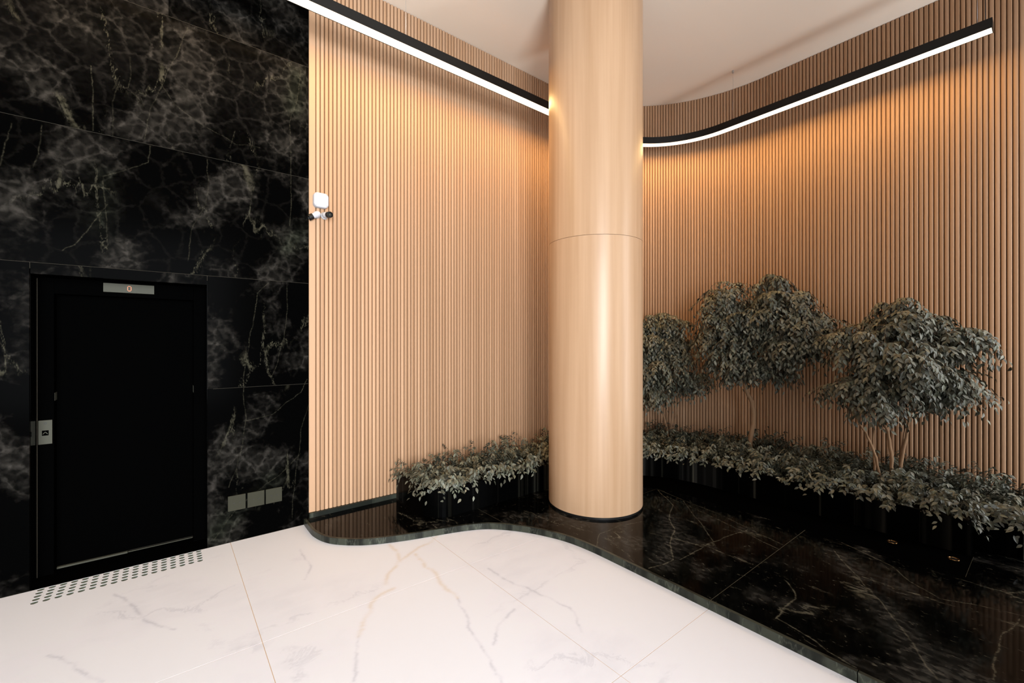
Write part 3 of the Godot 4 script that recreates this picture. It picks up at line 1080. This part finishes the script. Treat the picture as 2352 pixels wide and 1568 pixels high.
# ---------------------------------------------------------------- plants
func leaf_mesh(length: float, width: float) -> ArrayMesh:
	# pointed oval leaf along +y, folded along its midrib and bent down towards the tip; its face looks to +z
	var st := begin()
	st.set_smooth_group(0)
	var ts := [0.0, 0.22, 0.5, 0.78, 1.0]
	var ws := [0.03, 0.78, 1.0, 0.55, 0.0]
	for i in 4:
		for s in [-1.0, 1.0]:
			var q := []
			for e in [[i, 0.0], [i, 1.0], [i + 1, 1.0], [i + 1, 0.0]]:
				var t: float = ts[e[0]]
				var x: float = s * e[1] * ws[e[0]] * width / 2
				q.append(Vector3(x, t * length, absf(x) * 0.35 - t * t * length * 0.22))
			tri(st, q[0], q[1], q[2], Vector3.BACK)
			if i < 3: tri(st, q[0], q[2], q[3], Vector3.BACK)
	return done(st)

func leaf_at(p: Vector3, along: Vector3, face: Vector3, size: float) -> Transform3D:
	var y := along.normalized()
	var x := y.cross(face).normalized()
	if x.length() < 0.5: x = y.cross(Vector3.RIGHT).normalized()
	var z := x.cross(y)
	return Transform3D(Basis(x * size, y * size, z * size), p)

func blocked(p: Vector3) -> bool:
	if p.x > RX - 0.02 or p.z < WZ + 0.02: return true
	var q := Vector2(p.x, p.z)
	if p.x > ARC_C.x and p.z < ARC_C.y and q.distance_to(ARC_C) > ARC_R - 0.02: return true
	return q.distance_to(COL) < COL_R + 0.03

func scatter(parent: Node, called: String, mesh: Mesh, places: Array, tones: Array) -> MultiMeshInstance3D:
	var mm := MultiMesh.new()
	mm.transform_format = MultiMesh.TRANSFORM_3D
	mm.use_colors = true
	mm.mesh = mesh
	mm.instance_count = places.size()
	for i in places.size():
		mm.set_instance_transform(i, places[i])
		var c: Color = tones[rng.randi() % tones.size()]
		mm.set_instance_color(i, c * rng.randf_range(0.5, 1.75))
	var o := MultiMeshInstance3D.new()
	o.name = called
	o.multimesh = mm
	o.material_override = M.leaf
	parent.add_child(o, true)
	o.set_meta("kind", "stuff")
	return o

func ball() -> Vector3:
	while true:
		var v := Vector3(rng.randf_range(-1, 1), rng.randf_range(-1, 1), rng.randf_range(-1, 1))
		if v.length() < 1.0 and v.length() > 0.1: return v.normalized()
	return Vector3.UP

var TONES := [Color(0.075, 0.078, 0.055), Color(0.09, 0.09, 0.066), Color(0.06, 0.065, 0.045), Color(0.10, 0.096, 0.07)]

# along: across the picture (R), up, and away (F); lobes as [across, height, away, radius across, radius up]
func tree(label: String, at: Vector3, stems: Array, lobes: Array, per_area: float) -> void:
	var R := Vector3(0.7826, 0, 0.6225)
	var F := Vector3(0.6225, 0, -0.7826)
	var o := thing("indoor_tree", label, "tree", at, "small leafy trees in the planter")
	var tips := []
	for s in stems:
		var pts := []
		var rad := []
		for i in range(0, s.size() - 1, 3):
			pts.append(R * s[i] + Vector3.UP * s[i + 1] + F * s[i + 2])
		for i in pts.size():
			rad.append(lerpf(s[-1], s[-1] * 0.55, float(i) / (pts.size() - 1)))
		var fine_pts := []
		var fine_rad := []
		for i in pts.size() - 1:
			for k in 4:
				var t := k / 4.0
				fine_pts.append(pts[i].cubic_interpolate(pts[i + 1], pts[maxi(i - 1, 0)], pts[mini(i + 2, pts.size() - 1)], t) + ball() * 0.004)
				fine_rad.append(lerpf(rad[i], rad[i + 1], t) * rng.randf_range(0.92, 1.1))
		fine_pts.append(pts[-1])
		fine_rad.append(rad[-1])
		var st := begin()
		add_tube(st, fine_pts, fine_rad, 9)
		part(o, "stem", done(st), M.bark)
		tips.append([pts[-1], rad[-1]])
	var places := []
	var twigs := begin()
	for l in lobes:
		var c: Vector3 = R * l[0] + Vector3.UP * l[1] + F * l[2]
		# a branch from the nearest stem tip to the lobe
		var near = tips[0]
		for t in tips:
			if t[0].distance_to(c) < near[0].distance_to(c): near = t
		var st := begin()
		var mid: Vector3 = near[0].lerp(c, 0.55) + Vector3(0, 0.04, 0)
		add_tube(st, [near[0], mid, c], [near[1] * 0.95, near[1] * 0.6, 0.004], 7)
		part(o, "branch", done(st), M.bark)
		var rx: float = l[3]
		var ry: float = l[4]
		# little drooping fans of leaves, so that each one shades those below
		var fans := int(per_area * rx * ry)
		for k in fans:
			var d := ball() * pow(rng.randf(), 0.4)
			var f := c + R * d.dot(R) * rx * 0.72 + F * d.dot(F) * rx * 0.65 + Vector3.UP * (d.y * 0.85 + 0.05) * ry
			if blocked(at + f): continue
			var fr := rng.randf_range(0.09, 0.17)
			var fy := rng.randf_range(0.05, 0.10)
			var lean := (R * d.dot(R) + F * d.dot(F)) * 0.5
			add_tube(twigs, [c.lerp(f, 0.1), c.lerp(f, 0.6) + Vector3(0, 0.03, 0), f + Vector3(0, fy, 0)], [0.004, 0.003, 0.0015], 4)
			var rays := rng.randi_range(6, 10)
			for m in rays:
				var az := TAU * (m + rng.randf()) / rays
				var h := (R * cos(az) + F * sin(az) + lean).normalized()
				var long := fr * rng.randf_range(0.7, 1.25) * (1.0 + lean.dot(h) * 0.8)
				var sag := fy * rng.randf_range(1.2, 2.6)
				var twist := rng.randf_range(-0.5, 0.5)
				var pos := func(t: float) -> Vector3:
					return f + h.rotated(Vector3.UP, twist * t) * long * t + Vector3.UP * (fy * (1.0 + 0.5 * t) - sag * t * t)
				var line := []
				for t in [0.0, 0.5, 1.0]: line.append(pos.call(t))
				if blocked(at + line[2]): continue
				add_tube(twigs, line, [0.0018, 0.0013, 0.0007], 3)
				var n := rng.randi_range(7, 10)
				for i in n:
					var t := 0.12 + 1.0 * i / (n - 1)
					var p: Vector3 = pos.call(t)
					if blocked(at + p): continue
					var go: Vector3 = (pos.call(t + 0.1) - p).normalized()
					var side := go.cross(Vector3.UP).normalized() * (1.0 if i % 2 == 0 else -1.0)
					var face := Vector3.UP + h * (0.4 + 0.9 * t) + ball() * 0.3
					var along := go * 0.75 + side * rng.randf_range(0.3, 1.0) - Vector3.UP * rng.randf_range(0.05, 0.5) + ball() * 0.2
					places.append(leaf_at(p, along, face, rng.randf_range(0.7, 1.15)))
	part(o, "twigs", done(twigs), M.bark).set_meta("kind", "stuff")
	scatter(o, "foliage", leaf_mesh(0.054, 0.025), places, TONES)

func trees() -> void:
	tree("multi-stemmed small tree with four thin trunks, nearest the planter's stepped end", Vector3(5.275, 0.262, -0.978),
		[[-.077, 0, 0, -.12, .25, .02, -.186, .443, .03, -.26, .57, .03, -.324, .70, .05, .0125],
		[-.1, .1, .05, -.106, .3, .06, -.09, .55, .08, -.07, .72, .1, .010],
		[.012, 0, -.01, .0, .25, -.01, -.016, .46, 0, -.06, .6, .02, -.105, .72, .04, .0165],
		[.069, 0, 0, .09, .15, .0, .138, .40, .0, .175, .55, .01, .215, .70, .03, .0165],
		[.11, .2, .03, .16, .42, .04, .19, .6, .05, .010]],
		[[0.113, 1.46, 0, 0.42, 0.24], [-0.25, 1.239, 0.05, 0.334, 0.233], [0.411, 1.272, -0.09, 0.323, 0.254], [-0.017, 1.059, -0.12, 0.446, 0.272], [0.371, 0.866, -0.05, 0.326, 0.257], [-0.27, 0.814, 0.05, 0.304, 0.182], [-0.116, 0.735, -0.1, 0.273, 0.137], [0.189, 1.145, 0.1, 0.43, 0.307], [0.523, 1.33, -0.17, 0.172, 0.096]], 340.0)
	tree("single-trunked taller tree with a crooked stem, middle of the three", Vector3(5.43, 0.262, -2.30),
		[[.01, 0, 0, .02, .2, 0, .06, .42, .01, .045, .62, .02, -.03, .78, .02, -.02, .9, .02, .07, 1.0, 0, .030],
		[-.02, .86, .02, -.12, 1.05, .05, -.2, 1.3, .05, .014]],
		[[-0.3, 1.77, 0, 0.32, 0.24], [0.201, 1.796, -0.26, 0.38, 0.266], [0.304, 1.537, -0.53, 0.287, 0.269], [-0.065, 1.457, -0.12, 0.449, 0.332], [0.247, 1.267, -0.48, 0.345, 0.272], [-0.22, 1.1, 0, 0.34, 0.3], [0.142, 0.997, -0.1, 0.392, 0.216], [0.427, 1.41, -0.61, 0.15, 0.194], [0.101, 1.495, -0.17, 0.484, 0.339], [-0.36, 1.42, 0, 0.28, 0.28]], 340.0)
	tree("leafy low tree partly hidden behind the pale wooden column", Vector3(5.2, 0.262, -3.21),
		[[.0, 0, 0, -.03, .2, 0, -.10, .45, .0, -.2, .68, .02, .014],
		[.06, 0, .02, .08, .25, .02, .13, .5, .03, .12, .66, .03, .010],
		[.03, .15, .03, .06, .4, .04, .07, .6, .05, .007]],
		[[-.10, 1.49, 0, .42, .25], [-.33, 1.24, 0, .34, .33], [.06, 1.19, 0, .36, .28], [-.16, .92, -.05, .46, .28], [.28, .73, 0, .28, .16], [-.5, .92, 0, .36, .3], [-.2, .64, -.05, .36, .16]], 320.0)

func ground_cover() -> void:
	var front := planter_front()
	var bed := PackedVector2Array(shifted(front, 0.05))
	bed.append(Vector2(5.85, -0.20))
	bed.append_array(PackedVector2Array(arc(ARC_C, ARC_R - 0.06, 0, -PI / 2, 16)))
	var halves := [[], []]
	var tries := 0
	var spots := []
	while spots.size() < 900 and tries < 60000:
		tries += 1
		var p := Vector2(rng.randf_range(1.8, 5.86), rng.randf_range(-4.06, -0.2))
		if not Geometry2D.is_point_in_polygon(p, bed): continue
		var ok := true
		for q in spots:
			if p.distance_squared_to(q) < 0.0033:
				ok = false
				break
		if ok: spots.append(p)
	for p in spots:
		var half: int = 0 if p.x < 3.5 else 1
		var vigour := 0.75 + 0.6 * sin(p.x * 9.0 + 2.0 * sin(p.y * 7.0)) * cos(p.y * 8.0)
		for s in rng.randi_range(2, 4):
			var a := rng.randf() * TAU
			var out := Vector3(cos(a), 0, sin(a))
			var reach := rng.randf_range(0.05, 0.17)
			var rise := rng.randf_range(0.08, 0.21) * clampf(vigour, 0.45, 1.25)
			var base := v3(p, 0.25)
			var n := rng.randi_range(9, 13)
			for i in n:
				var t := 0.25 + 0.8 * i / (n - 1)
				var q := base + out * reach * t + Vector3.UP * rise * (2.0 * t - 0.85 * t * t)
				if blocked(q): continue
				if q.z > -0.15: continue
				var side := out.cross(Vector3.UP) * (1.0 if i % 2 == 0 else -1.0)
				var along := out * 0.7 + side * rng.randf_range(0.3, 1.0) - Vector3.UP * rng.randf_range(0.0, 0.7) + ball() * 0.3
				var face := Vector3.UP + out * 0.5 + ball() * 0.22
				halves[half].append(leaf_at(q, along, face, rng.randf_range(0.7, 1.15)))
	# sprays that hang over the planter's front edge
	var rim := shifted(front, 0.02)
	for i in rim.size() - 1:
		var a: Vector2 = rim[i]
		var b: Vector2 = rim[i + 1]
		var d := (b - a)
		var n2 := int(d.length() / 0.05) + 1
		if a.x > 4.5 and a.y < -0.45 and b.y > -2.3: n2 = int(n2 * 0.65)
		if i >= rim.size() - 3: n2 = int(n2 * 2.4)
		for k in n2:
			var p := a.lerp(b, rng.randf())
			var outw := Vector3(-d.y, 0, d.x).normalized()
			var half2: int = 0 if p.x < 3.5 else 1
			var drop := rng.randf_range(0.0, 0.06) if p.x > 2.6 and p.y < -0.6 else rng.randf_range(0.02, 0.13)
			var reach2 := rng.randf_range(0.03, 0.10)
			for j in 9:
				var t := j / 8.0
				var q := v3(p, 0.33 + rng.randf_range(-0.05, 0.10)) + outw * reach2 * t + Vector3.UP * (0.05 * t - (drop + 0.05) * t * t)
				if blocked(q): continue
				var side := outw.cross(Vector3.UP) * (1.0 if j % 2 == 0 else -1.0)
				var along := outw * 0.6 + side * rng.randf_range(0.3, 0.9) - Vector3.UP * rng.randf_range(0.0, 0.9) + ball() * 0.4
				halves[half2].append(leaf_at(q, along, outw * 0.7 + Vector3.UP * 0.7 + ball() * 0.3, rng.randf_range(0.75, 1.2)))
	var m := leaf_mesh(0.047, 0.022)
	var g0 := scatter(self, "ground_cover", m, halves[0], TONES)
	tag(g0, "low leafy ground cover in the planter left of the column", "ground cover", "", "stuff")
	var g1 := scatter(self, "ground_cover_001", m, halves[1], TONES)
	tag(g1, "low leafy ground cover under the trees right of the column", "ground cover", "", "stuff")
